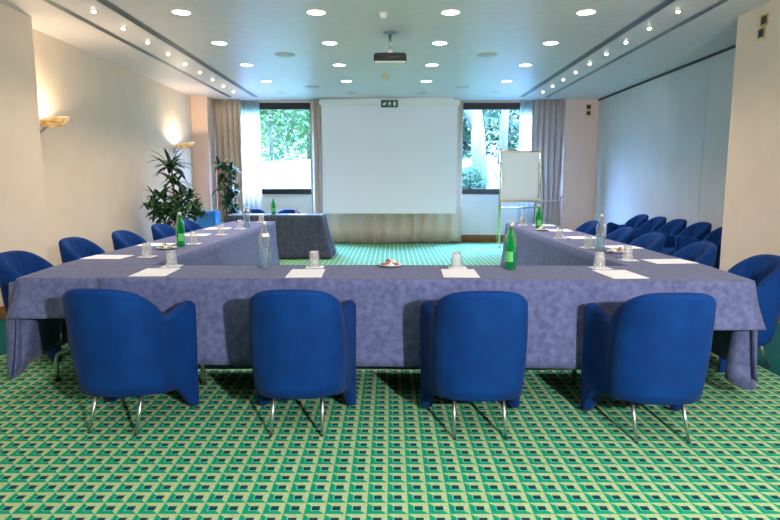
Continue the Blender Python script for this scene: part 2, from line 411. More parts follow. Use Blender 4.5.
def curtain(name, x0, x1, y, z0, z1, amp, wave, mat, label, cat='curtain', taper=None, seed=0, parent=None, hemwave=0.):
    rr = random.Random(seed); bm = bmesh.new(); n = max(12, int((x1 - x0) / wave * 10)); K = 10
    ph = [rr.uniform(.7, 1.3) for _ in range(n // 10 + 3)]
    pos = 0; rows_ = []
    for k in range(K + 1):
        row = []
        for i in range(n + 1):
            u = i / n; f = i / 10.
            j = int(f); a = amp * (ph[j] * (1 - (f - j)) + ph[j + 1] * (f - j))
            yy = y + a * math.sin(f * 2 * PI + .5 * math.sin(f * 1.3 + seed))
            xx = x0 + (x1 - x0) * u + .25 * a * math.sin(f * 4 * PI)
            zz = z0 + hemwave * math.sin(u * 5.3 + seed) if k == 0 else z0 + (z1 - z0) * k / K
            if taper:
                zt, amt = taper; q = math.exp(-((zz - zt) / .55) ** 2) * amt
                xx = xx + ((x0 + x1) / 2 + .12 - xx) * q
            row.append(bm.verts.new((xx, yy, zz)))
        rows_.append(row)
    for a, b_ in zip(rows_, rows_[1:]):
        for i in range(n): bm.faces.new((a[i], a[i + 1], b_[i + 1], b_[i]))
    o = link_mesh(name, bm, mat, parent, True)
    md = o.modifiers.new('thick', 'SOLIDIFY'); md.thickness = .003
    if label: tag(o, label, cat)
    return o
curtain('curtain', -3.67, -3.10, 12.52, .02, 2.985, .05, .115, 'curtain_beige', 'floor-length beige curtain gathered beside the peach pillar and smaller plant', seed=1)
curtain('curtain', -1.68, -1.46, 12.55, .02, 2.985, .045, .10, 'curtain_beige', 'narrow stacked beige curtain between the lawn window and the screen', seed=2)
curtain('curtain', -1.34, 1.50, 12.55, .03, 2.985, .045, .27, 'curtain_beige', 'wide beige curtain showing below the projection screen', seed=3, hemwave=.02)
c4 = thing('curtain', 'grey-brown curtain tied back beside the flip chart', 'curtain', (0, 0, 0))
curtain('drape', 2.92, 3.59, 12.50, .02, 2.985, .05, .12, 'curtain_grey', None, taper=(.95, .22), seed=4, parent=c4)
bm = bmesh.new(); tube(bm, [(3.02, 12.43, .93), (3.2, 12.40, .90), (3.4, 12.40, .89), (3.55, 12.45, .93), (3.60, 12.53, .98)], .02, 8); link_mesh('tieback', bm, 'curtain_grey', c4, True)
curtain('sheer_curtain', -3.18, -2.76, 12.66, .02, 2.985, .014, .10, 'sheer', 'translucent white sheer curtain at the edge of the lawn window', seed=5)
curtain('sheer_curtain', 2.70, 3.02, 12.66, .02, 2.985, .014, .10, 'sheer', 'translucent white sheer curtain behind the flip chart', seed=6)
curtain('sheer_curtain', 1.36, 1.52, 12.66, .02, 1.02, .02, .08, 'sheer', 'strip of white sheer hanging below the sill beside the screen', seed=8)

# wall plates
def wall_plate(loc, rz, label, group):
    t = thing('wall_plate', label, 'wall socket', loc, rz, group)
    link_mesh('plate', box_bm(-.055, .055, -.012, 0, -.055, .055, bevel=.004), 'brass', t)
    link_mesh('insert', box_bm(-.036, .036, -.016, -.008, -.036, .036), 'black', t)
wall_plate((XRN - .001, 5.93, 2.845), PI / 2 * 3, 'upper brass wall plate with dark insert high on the near wall beside the partition', 'brass plates on the near wall')
wall_plate((XRN - .001, 5.96, 2.73), PI / 2 * 3, 'lower brass wall plate with dark insert high on the near wall beside the partition', 'brass plates on the near wall')
wall_plate((4.10, 12.549, 2.84), 0, 'upper brass wall plate on the peach wall beside the tied-back curtain', 'brass plates on the peach wall')
wall_plate((4.10, 12.549, 2.72), 0, 'lower brass wall plate on the peach wall beside the tied-back curtain', 'brass plates on the peach wall')

# sconces
def sconce(y, label, k):
    t = thing('wall_sconce', label, 'wall lamp', (XL, y, 1.93), 0, 'amber bowl wall sconces')
    bm = bmesh.new(); tube(bm, [(.001, 0, -.06), (.03, 0, -.06)], .045, 18); link_mesh('wall_bracket', bm, 'grey_metal', t, True)
    bm = bmesh.new(); tube(bm, [(.02, 0, -.06), (.06, 0, -.07), (.10, 0, -.03), (.15, 0, .0)], .012, 8); tube(bm, [(.03, 0, -.03), (.05, 0, .03), (.09, 0, .04)], .010, 8); link_mesh('arm', bm, 'grey_metal', t, True)
    bm = bmesh.new(); prof = []
    nn = 26
    for rr, zz in ((.0, .0), (.06, .004), (.11, .022), (.145, .052), (.150, .060), (.142, .060), (.108, .032), (.06, .014), (.0, .010)): prof.append((rr, zz))
    lathe(bm, prof, nn, (.0, 0, 0))
    for v in bm.verts: v.co.x *= 1.15; v.co.z = v.co.z * 1.5 + .16 * v.co.x - .02; v.co.x += .215
    link_mesh('bowl', bm, 'amber_glass', t, True)
    bm = bmesh.new(); lathe(bm, [(0, .0), (.018, .0), (.022, .02), (.015, .045), (0, .05)], 12, (.17, 0, .0)); link_mesh('bulb', bm, 'sconce_bulb', t, True)
    l = light('sconce_lamp', 'SPOT', (XL + .17, y, 1.99), (1., .78, .54), SCONCE_P * k, spot_size=2.75, spot_blend=.25, shadow_soft_size=.03)
    l.rotation_euler = Vector((-.12, 0, 1)).to_track_quat('-Z', 'Y').to_euler()
sconce(6.78, 'amber bowl wall sconce beside the near corner of the wall', 1.)
sconce(11.05, 'amber bowl wall sconce above the tall potted plant', 1.)

# ------------------------------------------------------------------ tables and cloths
T = .74
def cloth(name, outline, drops, label, z=T, flare=.035, amp=.010, seed=0, mat='suede', extra=None, group=None, pleat=None):
    """outline: ccw corners; drops[i] = (hem height, start frac, end frac) of side i -> i+1, or None"""
    rr = random.Random(seed); bm = bmesh.new(); n = len(outline)
    per = []; 
    nrm = []
    for i in range(n):
        a, b_ = Vector(outline[i]), Vector(outline[(i + 1) % n]); d = (b_ - a).normalized(); nrm.append(Vector((d.y, -d.x)))
    ins = .012
    def corner(i):
        n1, n2 = nrm[i - 1], nrm[i]; m = (n1 + n2); m = m / max(.3, m.dot(n1)); return m
    top = [bm.verts.new((*(Vector(outline[i]) - corner(i) * ins), z)) for i in range(n)]
    bm.faces.new(top)
    sides = []
    for i in range(n):
        if not drops[i]: continue
        hem, f0, f1 = drops[i]
        a, b_ = Vector(outline[i]), Vector(outline[(i + 1) % n]); L = (b_ - a).length; m = max(4, int(L * (f1 - f0) / (.02 if pleat else .04)))
        cs, ce = corner(i), corner((i + 1) % n)
        c0 = nrm[i] if (not drops[i - 1] or f0 > 0) else cs
        c1 = nrm[i] if (not drops[(i + 1) % n] or f1 < 1) else ce
        p1, p2, p3 = rr.uniform(0, 6), rr.uniform(0, 6), rr.uniform(0, 6)
        K = 12; grid = []
        for k in range(K + 1):
            row = []
            for j in range(m + 1):
                f = f0 + (f1 - f0) * j / m; base = a.lerp(b_, f)
                e = min(f - f0, f1 - f) * L
                w0 = max(0, 1 - (f - f0) * L / .15); w1 = max(0, 1 - (f1 - f) * L / .15)
                nn = (nrm[i] * (1 - w0 - w1) + c0 * w0 + c1 * w1) if w0 + w1 < 1 else (c0 * w0 + c1 * w1) / (w0 + w1)
                if k == 0: off, zz = -ins, z
                elif k == 1: off, zz = -ins * .3, z - ins * .3
                else:
                    q = (k - 1) / (K - 1); zz = z - ins - (z - ins - hem) * q
                    s = f * L
                    wv = amp * (math.sin(s * 9 + p1) * .5 + math.sin(s * 4.1 + p2) * .7 + .5 * max(0, math.sin(s * 2.3 + p3)) ** 6 * math.sin(s * 38))
                    if pleat: wv = pleat * math.sin(s * 2 * PI / .115) * (.6 + .4 * q)
                    off = flare * q * q * .6 + flare * q * .4 + wv * (q if not pleat else min(1, .5 + q))
                row.append(bm.verts.new((base.x + nn.x * off, base.y + nn.y * off, zz)))
            grid.append(row)
        for A, B in zip(grid, grid[1:]):
            for j in range(m): bm.faces.new((A[j], A[j + 1], B[j + 1], B[j]))
    if extra: extra(bm)
    bmesh.ops.remove_doubles(bm, verts=bm.verts, dist=.0008)
    o = link_mesh(name, bm, mat, None, True); me = o.data
    big = max(me.polygons, key=lambda q: q.area)
    if big.normal.z < 0: me.flip_normals()
    big.use_smooth = False
    md = o.modifiers.new('thick', 'SOLIDIFY'); md.thickness = .003; md.offset = -1
    tag(o, label, 'tablecloth', group)
    return o
def strip(bm, cols_):
    """cols_: list of columns, each a list of points from the top down"""
    g = [[bm.verts.new(p) for p in c] for c in cols_]
    for A, B in zip(g, g[1:]):
        for k in range(len(A) - 1): bm.faces.new((A[k], B[k], B[k + 1], A[k + 1]))
def ear_left(bm):
    cs = []
    plan = [(-2.30, 3.62), (-2.305, 3.53), (-2.295, 3.475), (-2.26, 3.455), (-2.215, 3.462), (-2.17, 3.49), (-2.135, 3.53)]
    hem = [.15, .14, .12, .115, .115, .13, .17]
    plan = [(x - .045, y) for x, y in plan]
    for (x, y), h in zip(plan, hem):
        cs.append([(x + (.05 - .05 * k / 8.) * (1 if k < 3 else .6) + (x + 2.345) * .25 * (1 - 2.6 * k / 8), y + .01 * (8 - k) / 8, .70 - (.70 - h) * k / 8.) for k in range(9)])
    strip(bm, cs)
def ear_right(bm):
    cs = []
    plan = [(2.185, 3.55), (2.19, 3.45), (2.175, 3.385), (2.145, 3.365), (2.11, 3.372), (2.08, 3.40), (2.055, 3.44)]
    hem = [.11, .09, .075, .075, .085, .10, .13]
    for (x, y), h in zip(plan, hem):
        cs.append([(x - (.05 - .05 * k / 8.) * (1 if k < 3 else .6) - (2.19 - x) * .5 * (k / 8 - .4), y + .01 * (8 - k) / 8, .70 - (.70 - h) * k / 8.) for k in range(9)])
    strip(bm, cs)
lo = [(-2.215, 3.435), (-1.615, 3.425), (-1.665, 8.50), (-2.30, 8.50), (-2.29, 4.05)]
cloth('tablecloth', lo, [(.505, 0, .815), (.05, .11, 1), (.08, 0, 1), (.15, 0, 1), (.16, 0, 1)], 'lavender-grey cloth over the long table arm on the sconce wall side', seed=3, extra=ear_left, flare=.05, group='lavender-grey tablecloths of the U')
ro = [(1.585, 3.300), (2.085, 3.330), (2.15, 4.0), (2.14, 8.05), (1.565, 8.05), ]
cloth('tablecloth', ro, [(.465, .04, 1), (.15, 0, 1), (.15, 0, 1), (.08, 0, 1), (.05, 0, .865)], 'lavender-grey cloth over the long table arm on the partition side', seed=5, extra=ear_right, flare=.05, group='lavender-grey tablecloths of the U')
mo = [(-1.72, 3.415), (1.60, 3.288), (1.60, 3.905), (-1.72, 3.945)]
def hem_mid(bm): pass
cloth('tablecloth', mo, [(.23, 0, 1), None, (.018, .012, .955), None], 'lavender-grey cloth over the front table behind the four chairs', z=T + .005, seed=8, flare=.012, amp=.006, group='lavender-grey tablecloths of the U')
cloth('tablecloth', [(-2.82, 10.05), (-1.18, 10.05), (-1.18, 10.65), (-2.82, 10.65)], [(.02, 0, 1), (.02, 0, 1), (.02, 0, 1), (.02, 0, 1)], 'dark pleated skirted cloth on the head table beside the screen', seed=9, flare=.16, mat='skirt_cloth', pleat=.028)

def folding_table(x0, x1, y0, y1, label, legs):
    t = thing('folding_table', label, 'table', ((x0 + x1) / 2, (y0 + y1) / 2, 0), 0, 'folding tables under the cloths')
    hx, hy = (x1 - x0) / 2, (y1 - y0) / 2
    link_mesh('table_top', box_bm(-hx, hx, -hy, hy, T - .035, T - .008), 'wood', t)
    for (lx, ly, dx, dy) in legs:
        bm = bmesh.new(); pts = [(lx, ly, T - .035), (lx, ly, .26)]
        for k in range(0, 7):
            a = k / 6 * PI / 2
            pts.append((lx + dx * (.10 * (1 - math.cos(a)) if k < 4 else .03 + .07 * math.sin((k - 3) / 3 * PI / 2)), ly + dy * .1 * math.sin(a / 2), .26 - .02 * math.sin(a)))
        pts = [(lx, ly, T - .035), (lx, ly, .235), (lx + dx * .01, ly + dy * .01, .215), (lx + dx * .035, ly + dy * .035, .203), (lx + dx * .065, ly + dy * .065, .197), (lx + dx * .09, ly + dy * .09, .178), (lx + dx * .10, ly + dy * .10, .145), (lx + dx * .10, ly + dy * .10, .012)]
        tube(bm, pts, .014, 10); link_mesh('leg', bm, 'tube_metal', t, True)
        bm = bmesh.new(); tube(bm, [(lx + dx * .10, ly + dy * .10, .0), (lx + dx * .10, ly + dy * .10, .014)], .018, 10); link_mesh('foot', bm, 'black', t)
hx, hy = .27, 2.4
folding_table(-2.19, -1.71, 3.50, 8.40, 'folding table under the cloth arm beside the sconce wall', [(-.145, -2.20, -1, 0), (.16, -2.20, 1, 0), (-.16, 2.2, -1, 0), (.16, 2.2, 1, 0)])
folding_table(1.63, 2.06, 3.42, 7.95, 'folding table under the cloth arm beside the sliding partition', [(.235 - .04, -1.95, -1, 0), (-.16, -1.95, -1, 0), (-.16, 2.0, -1, 0), (.16, 2.0, 1, 0)])
folding_table(-1.55, 1.52, 3.47, 3.86, 'folding table under the front cloth', [(-1.2, .12, 0, -1), (1.2, .12, 0, -1)])
folding_table(-2.78, -1.22, 10.09, 10.61, 'head table under the dark pleated skirt', [(-.65, 0, -1, 0), (.65, 0, 1, 0)])

# ------------------------------------------------------------------ tub chairs
def chair_shell():
    bm = bmesh.new(); NS = 96; secs = []
    A, B, n_ = .234, .188, 2.4
    def plan(t):
        s = 1 if t >= 0 else -1; q = abs(t)
        if q <= .6:
            a = q / .6 * PI / 2; return Vector((s * A * math.sin(a) ** (2 / n_), -B * max(0., math.cos(a)) ** (2 / n_)))
        u = (q - .6) / .4; return Vector((s * (A + .060 * u ** 1.2), u * .260))
    # resample to even arc length
    raw = [plan(-1 + 2 * i / 800) for i in range(801)]; acc = [0]
    for a, b_ in zip(raw, raw[1:]): acc.append(acc[-1] + (b_ - a).length)
    L = acc[-1]; j = 0
    def at(d):
        nonlocal j
        while j < 799 and acc[j + 1] < d: j += 1
        f = (d - acc[j]) / max(1e-9, acc[j + 1] - acc[j]); return raw[j].lerp(raw[j + 1], f), (-1 + 2 * (j + f) / 800)
    pts = []
    for i in range(NS + 1):
        j = 0; p, t = at(L * min(.99999, max(.00001, i / NS))); pts.append((p, t, L * i / NS))
    for i, (p, t, d) in enumerate(pts):
        q = abs(t)
        tg = (pts[min(i + 1, NS)][0] - pts[max(i - 1, 0)][0]).normalized(); inn = Vector((-tg.y, tg.x))
        if inn.dot(Vector((0, .02)) - p) < 0: inn = -inn
        frac = min(d, L - d) / L                                   # 0 at an arm tip, .5 at the back
        back = 1 - sm(.22, .40, .5 - frac)
        dc = .5 - frac
        zt = .590 + .050 * sm(.31, .46, dc)
        if dc < .300: zt = max(zt, .590 + .193 * (1 - (dc / .300) ** 2.6) ** .58)
        zt -= .035 * max(0, 1 - frac / .05) ** 2
        zb = .200 - .035 * sm(.15, .32, .5 - frac)
        fa = min(1, max(0, (frac - .045) / .13)); zb = .012 + (zb - .012) * math.sin(fa * PI / 2)
        th = .062 + .008 * back
        e = min(1., frac / .030); thf = th * max(.18, math.sqrt(max(0, 1 - (1 - e) ** 2)))
        mid = th / 2
        groove = .014 * abs(math.sin((d - L / 2) / .095 * PI + PI / 2)) ** .35 * back
        loop = []
        def put(off, z):
            rec = -.070 * back * max(0, (z - .19)) / .57 - .015 * back * max(0, z - .55) / .2
            lean = 1 + .02 * max(0, z - .2) / .5
            pp = p + inn * off; loop.append((pp.x * lean, pp.y + rec, z))
        o0, o1 = mid - thf / 2, mid + thf / 2
        r_ = thf / 2
        for k in range(10):
            f = k / 9; z = zb + .008 + (zt - r_ - zb - .008) * f
            bul = -.012 * math.sin(f * PI) * back
            put(o0 + bul, z)
        for k in range(1, 8):
            a = PI * k / 8; put(mid - thf / 2 * math.cos(a), zt - r_ + r_ * math.sin(a))
        for k in range(8):
            f = k / 7; z = zt - r_ + (zb + .008 - zt + r_) * f
            g = groove * (1 - f) if f > .0 else groove * .3
            put(o1 + g + .02 * math.sin(min(1, f * 1.2) * PI) * back * (f < .83), z)
        put(mid, zb)
        secs.append([bm.verts.new(v) for v in loop])
    for a, b_ in zip(secs, secs[1:]):
        m_ = len(a)
        for k in range(m_): bm.faces.new((a[k], a[(k + 1) % m_], b_[(k + 1) % m_], b_[k]))
    bm.faces.new(secs[0][::-1]); bm.faces.new(secs[-1])
    return bm
def rounded_slab(pts, z0, z1, r=.03, dome=.0):
    bm = bmesh.new(); n = len(pts); c = Vector((sum(p[0] for p in pts) / n, sum(p[1] for p in pts) / n)); rings = []
    prof = [(r, z0)] + [(r - r * math.sin(k * PI / 8), z0 + r - r * math.cos(k * PI / 8)) for k in range(1, 5)] + [(r - r * math.cos(k * PI / 8), z1 - r + r * math.sin(k * PI / 8)) for k in range(1, 5)]
    prof += [(.08, z1 + dome * .7), (.14, z1 + dome)]
    for ins, z in prof:
        rings.append([bm.verts.new((p[0] - (Vector(p) - c).normalized().x * ins, p[1] - (Vector(p) - c).normalized().y * ins, z)) for p in pts])
    for A, B in zip(rings, rings[1:]):
        for i in range(n): bm.faces.new((A[i], A[(i + 1) % n], B[(i + 1) % n], B[i]))
    bm.faces.new(rings[0][::-1]); bm.faces.new(rings[-1]); return bm
def make_chair():
    t = thing('tub_chair', '', 'armchair')
    link_mesh('shell', chair_shell(), 'velvet', t, True)
    def sl(w, y0, y1, n=40, e=4.):
        out = []
        for i in range(n):
            a = 2 * PI * i / n; ca, sa = math.cos(a), math.sin(a)
            out.append((w * math.copysign(abs(ca) ** (2 / e), ca), (y0 + y1) / 2 + (y1 - y0) / 2 * math.copysign(abs(sa) ** (2 / e), sa)))
        return out
    link_mesh('seat_cushion', rounded_slab(sl(.19, -.14, .27), .32, .43, .03, .012), 'velvet', t, True)
    link_mesh('seat_base', rounded_slab(sl(.19, -.14, .24), .19, .33, .02), 'black', t, True)
    for s in (-1, 1):
        bm = bmesh.new(); tube(bm, [(s * .126, -.060, .24), (s * .132, -.165, .003)], [.012, .0075], 12)
        l = link_mesh('leg', bm, 'chrome', t, True)
        bm = bmesh.new(); tube(bm, [(s * .132, -.165, 0), (s * .132, -.165, .006)], .009, 10); link_mesh('glide', bm, 'black', l)
    bm = bmesh.new(); tube(bm, [(0, -.188 - .070 * (z - .19) / .57 - .015 * max(0, z - .55) / .2 - .012 * math.sin((z - .19) / .55 * PI) + .0006, z) for z in (.735, .70, .66, .62, .58)], .0012, 6); link_mesh('seam', bm, 'velvet_seam', t, True)
    return t
chair0 = make_chair(); used = [False]
def chair(x, y, rz, label, group):
    if not used[0]:
        used[0] = True; o = chair0; o.location = (x, y, 0); o.rotation_euler = (0, 0, rz); o['label'] = label; o['group'] = group
        return o
    return dup(chair0, (x, y, 0), rz, label, group)
g = 'armchairs with their backs to the camera'
chair(-1.43, 3.09, -.13, 'blue armchair seen from behind, closest to the sconce wall of the front four', g)
chair(-.488, 3.065, 0, 'blue armchair seen from behind, second of the front four from the sconce wall', g)
chair(.455, 3.03, 0, 'blue armchair seen from behind, third of the front four, beyond it a green bottle', g)
chair(1.365, 2.985, 0, 'blue armchair seen from behind, closest to the partition of the front four', g)
g = 'armchairs along the sconce wall side of the table'
lab = ['first and nearest along the sconce wall, cut by the picture edge', 'second along the sconce wall, beside a sheet of paper', 'third along the sconce wall, before the plate of sweets', 'fourth along the sconce wall, before the tall plant', 'fifth along the sconce wall, beyond the green bottle']
for i, (y, x) in enumerate(((4.40, -2.64), (5.52, -2.80), (6.34, -2.70), (7.38, -2.70), (8.22, -2.66))):
    chair(x, y, -PI / 2 + R.uniform(-.05, .05) - (.02 if i == 0 else .05), 'blue velvet armchair ' + lab[i], g)
g = 'armchairs along the partition side of the table'
lab = ['nearest the near wall with the wall plates, at the table corner', 'second from the table corner on the partition side', 'third from the table corner on the partition side', 'fourth from the table corner, behind the clear bottle', 'last at the flip chart end of the partition side']
for i, (y, x) in enumerate(((4.16, 2.50), (5.09, 2.51), (6.05, 2.51), (6.80, 2.51), (8.0, 2.54))):
    chair(x, y, PI / 2 + R.uniform(-.05, .05) + (.04 if i == 0 else .03), 'blue velvet armchair ' + lab[i], g)
g = 'spare armchairs against the partition'
lab = ['nearest the near wall corner', 'second from the near wall corner', 'middle of the spare row', 'second from the window end', 'at the window end of the spare row']
for i, y in enumerate((7.05, 7.68, 8.32, 8.93, 9.55)):
    chair(3.86, y, PI / 2, 'spare blue armchair against the partition, ' + lab[i], g)
g = 'armchairs behind the head table'
chair(-2.62, 11.13, PI, 'blue armchair behind the head table, nearer the sheer curtain', g)
chair(-1.95, 11.13, PI, 'blue armchair behind the head table, nearer the screen', g)

# ------------------------------------------------------------------ things on the tables
def flat_paper(name, quad, z, label, cat, group, mat='paper'):
    cx_ = sum(p[0] for p in quad) / 4; cy_ = sum(p[1] for p in quad) / 4
    bm = bmesh.new(); prism(bm, [(p[0] - cx_, p[1] - cy_) for p in quad], 0, .0018)
    o = link_mesh(name, bm, mat); o.location = (cx_, cy_, z); return tag(o, label, cat, group)
def rect(cx_, cy_, w, d, rz):
    c, s = math.cos(rz), math.sin(rz)
    return [(cx_ + x * c - y * s, cy_ + x * s + y * c) for x, y in ((-w / 2, -d / 2), (w / 2, -d / 2), (w / 2, d / 2), (-w / 2, d / 2))]
ZA, ZM = T + .0022, T + .0067
gp = 'blank paper sheets on the front table'
W_, D_ = .212, .325
flat_paper('paper_sheet', rect(-1.455, 3.61, W_, D_, .06), ZM, 'blank white sheet on the front table before the chair closest to the sconce wall', 'paper', gp)
flat_paper('paper_sheet', rect(-.519, 3.568, W_, D_, .04), ZM, 'blank white sheet before the second front chair from the sconce wall', 'paper', gp)
flat_paper('paper_sheet', rect(.419, 3.568, W_, D_, -.03), ZM, 'blank white sheet before the third front chair', 'paper', gp)
flat_paper('paper_sheet', rect(1.383, 3.53, W_, D_, .05), ZM, 'blank white sheet before the front chair closest to the partition', 'paper', gp)
gp = 'blank paper sheets on the partition side arm'
flat_paper('paper_sheet', rect(1.97, 4.145, .30, .23, .10), ZA, 'blank sheet before the corner chair on the partition side', 'paper', gp)
flat_paper('paper_sheet', rect(1.995, 5.07, .28, .24, .08), ZA, 'blank sheet beside the clear bottle on the partition side', 'paper', gp)
flat_paper('paper_sheet', rect(1.93, 5.95, .28, .24, .05), ZA, 'blank sheet before the third partition side chair', 'paper', gp)
flat_paper('paper_sheet', rect(1.95, 6.83, .26, .24, .0), ZA, 'blank sheet beyond the green bottle plate on the partition side', 'paper', gp)
flat_paper('paper_sheet', rect(1.98, 7.65, .26, .22, .0), ZA, 'blank sheet at the flip chart end of the partition side', 'paper', gp)
gp = 'blank paper sheets on the sconce side arm'
flat_paper('paper_sheet', rect(-2.125, 4.39, .30, .23, -.05), ZA, 'blank sheet before the second chair on the sconce wall side', 'paper', gp)
flat_paper('paper_sheet', rect(-2.11, 5.28, .28, .24, -.05), ZA, 'blank sheet behind the plate of sweets on the sconce wall side', 'paper', gp)
flat_paper('paper_sheet', rect(-2.08, 6.26, .28, .24, 0), ZA, 'blank sheet beyond the green bottle on the sconce wall side', 'paper', gp)
flat_paper('paper_sheet', rect(-2.09, 7.12, .28, .24, 0), ZA, 'blank sheet before the tall plant on the sconce wall side', 'paper', gp)

# tumbler turned upside down on a square coaster
def tumbler():
    t = thing('drinking_glass', '', 'glass')
    bm = bmesh.new(); lathe(bm, [(.037, 0), (.039, .003), (.034, .06), (.029, .098), (.027, .103), (0, .103), (0, .0925), (.0252, .0925), (.031, .06), (.0345, .006), (.037, 0)], 24)
    link_mesh('bowl', bm, 'tumbler_glass', t, True)
    bm = bmesh.new(); lathe(bm, [(.0372, .0), (.0405, .001), (.0405, .005), (.0385, .007), (.0372, .0)], 24); link_mesh('rim', bm, 'rim_glass', t, True)
    bm = bmesh.new(); lathe(bm, [(0, .093), (.0245, .093), (.0245, .1015), (0, .1015)], 24); link_mesh('thick_base', bm, 'rim_glass', t, True)
    return t
g0 = None
def setting(x, y, z, where, group, rz=0., coast=True):
    global g0
    if coast: flat_paper('paper_coaster', rect(x + .005, y - .005, .115, .115, rz), z, 'square white paper coaster ' + where, 'coaster', 'paper coasters ' + group); z += .002
    lab = 'upturned clear glass ' + where
    if g0 is None: g0 = tumbler(); g0.location = (x, y, z); g0['label'] = lab; g0['group'] = 'upturned glasses ' + group
    else: dup(g0, (x, y, z), 0, lab, 'upturned glasses ' + group)
setting(-1.455, 3.875, ZM, 'in front of the chair closest to the sconce wall', 'on the front table', .05)
setting(-.503, 3.835, ZM, 'beside the clear bottle on the front table', 'on the front table')
setting(.427, 3.80, ZM, 'beside the green bottle on the front table', 'on the front table')
setting(1.352, 3.79, ZM, 'in front of the chair closest to the partition', 'on the front table', .1)
setting(1.705, 4.22, ZA, 'before the corner chair on the partition side', 'on the partition side')
setting(1.69, 5.03, ZA, 'behind the clear bottle on the partition side', 'on the partition side', .1)
setting(1.70, 5.93, ZA, 'before the third chair on the partition side', 'on the partition side')
setting(1.72, 7.72, ZA, 'at the flip chart end of the partition side', 'on the partition side')
setting(-1.841, 4.42, ZA, 'before the second chair on the sconce wall side', 'on the sconce wall side', -.1)
setting(-1.80, 5.36, ZA, 'just behind the green bottle on the sconce wall side', 'on the sconce wall side')
setting(-1.815, 6.28, ZA, 'halfway along the sconce wall side', 'on the sconce wall side')
setting(-1.82, 7.10, ZA, 'in front of the far clear bottle', 'on the sconce wall side')
setting(-1.83, 8.33, ZA, 'at the far end of the sconce wall side', 'on the sconce wall side')

# bottles
BP = [(0, 0), (.034, 0), (.0380, .006), (.0380, .175), (.0355, .198), (.026, .226), (.0165, .248), (.0140, .272), (.0150, .275), (.0150, .283), (.0, .283)]
def bottle(kind):
    t = thing('water_bottle', '', 'bottle')
    gm = {'green': 'green_glass', 'clear': 'clear_glass'}[kind]
    bm = bmesh.new(); lathe(bm, BP, 28); link_mesh('glass_body', bm, gm, t, True)
    if kind == 'green':
        bm = bmesh.new(); lathe(bm, [(.0155, .270), (.0168, .270), (.0168, .292), (.014, .297), (0, .297), (0, .284)], 20); link_mesh('cap', bm, 'cap_silver', t, True)
        bm = bmesh.new(); add_arc(bm, .0388, .050, .115, -2.75, -1.35); link_mesh('label', bm, 'label_green', t, True)
    else:
        bm = bmesh.new(); lathe(bm, [(0, .004), (.033, .008), (.0345, .14), (0, .14)], 24); link_mesh('water', bm, 'bottle_water', t, True)
        bm = bmesh.new(); lathe(bm, [(.0152, .274), (.0162, .274), (.0162, .292), (.013, .298), (0, .298), (0, .284)], 20); link_mesh('cap', bm, 'cap_silver', t, True)
        bm = bmesh.new(); add_arc(bm, .0345, .203, .226, -1.9, .2, taper=.007); link_mesh('label', bm, 'label_white', t, True)
    return t
def add_arc(bm, r, z0, z1, a0, a1, taper=0., n=14):
    lo_ = [bm.verts.new((r * math.cos(a0 + (a1 - a0) * i / n), r * math.sin(a0 + (a1 - a0) * i / n), z0)) for i in range(n + 1)]
    r2 = r - taper
    hi_ = [bm.verts.new((r2 * math.cos(a0 + (a1 - a0) * i / n), r2 * math.sin(a0 + (a1 - a0) * i / n), z1)) for i in range(n + 1)]
    for i in range(n): bm.faces.new((lo_[i], lo_[i + 1], hi_[i + 1], hi_[i]))
bg = bottle('green'); bg.location = (.766, 3.75, ZM); bg['label'] = 'green glass bottle on the front table near the third chair'; bg['group'] = 'green water bottles'
dup(bg, (-1.838, 5.13, ZA), 1., 'green glass bottle on the sconce wall side beside a plate of sweets', 'green water bottles')
dup(bg, (1.748, 6.98, ZA), .5, 'green glass bottle at the flip chart end of the partition side', 'green water bottles')
dup(bg, (-2.03, 10.22, T + .001), .5, 'green glass bottle on the head table', 'green water bottles')
bc = bottle('clear'); bc.location = (-.822, 3.82, ZM); bc['label'] = 'clear water bottle with neck label on the front table'; bc['group'] = 'clear water bottles'
dup(bc, (1.697, 4.76, ZA), .8, 'clear water bottle on the partition side beside a plate of sweets', 'clear water bottles')
dup(bc, (-1.79, 7.32, ZA), .8, 'clear water bottle towards the far end of the sconce wall side', 'clear water bottles')

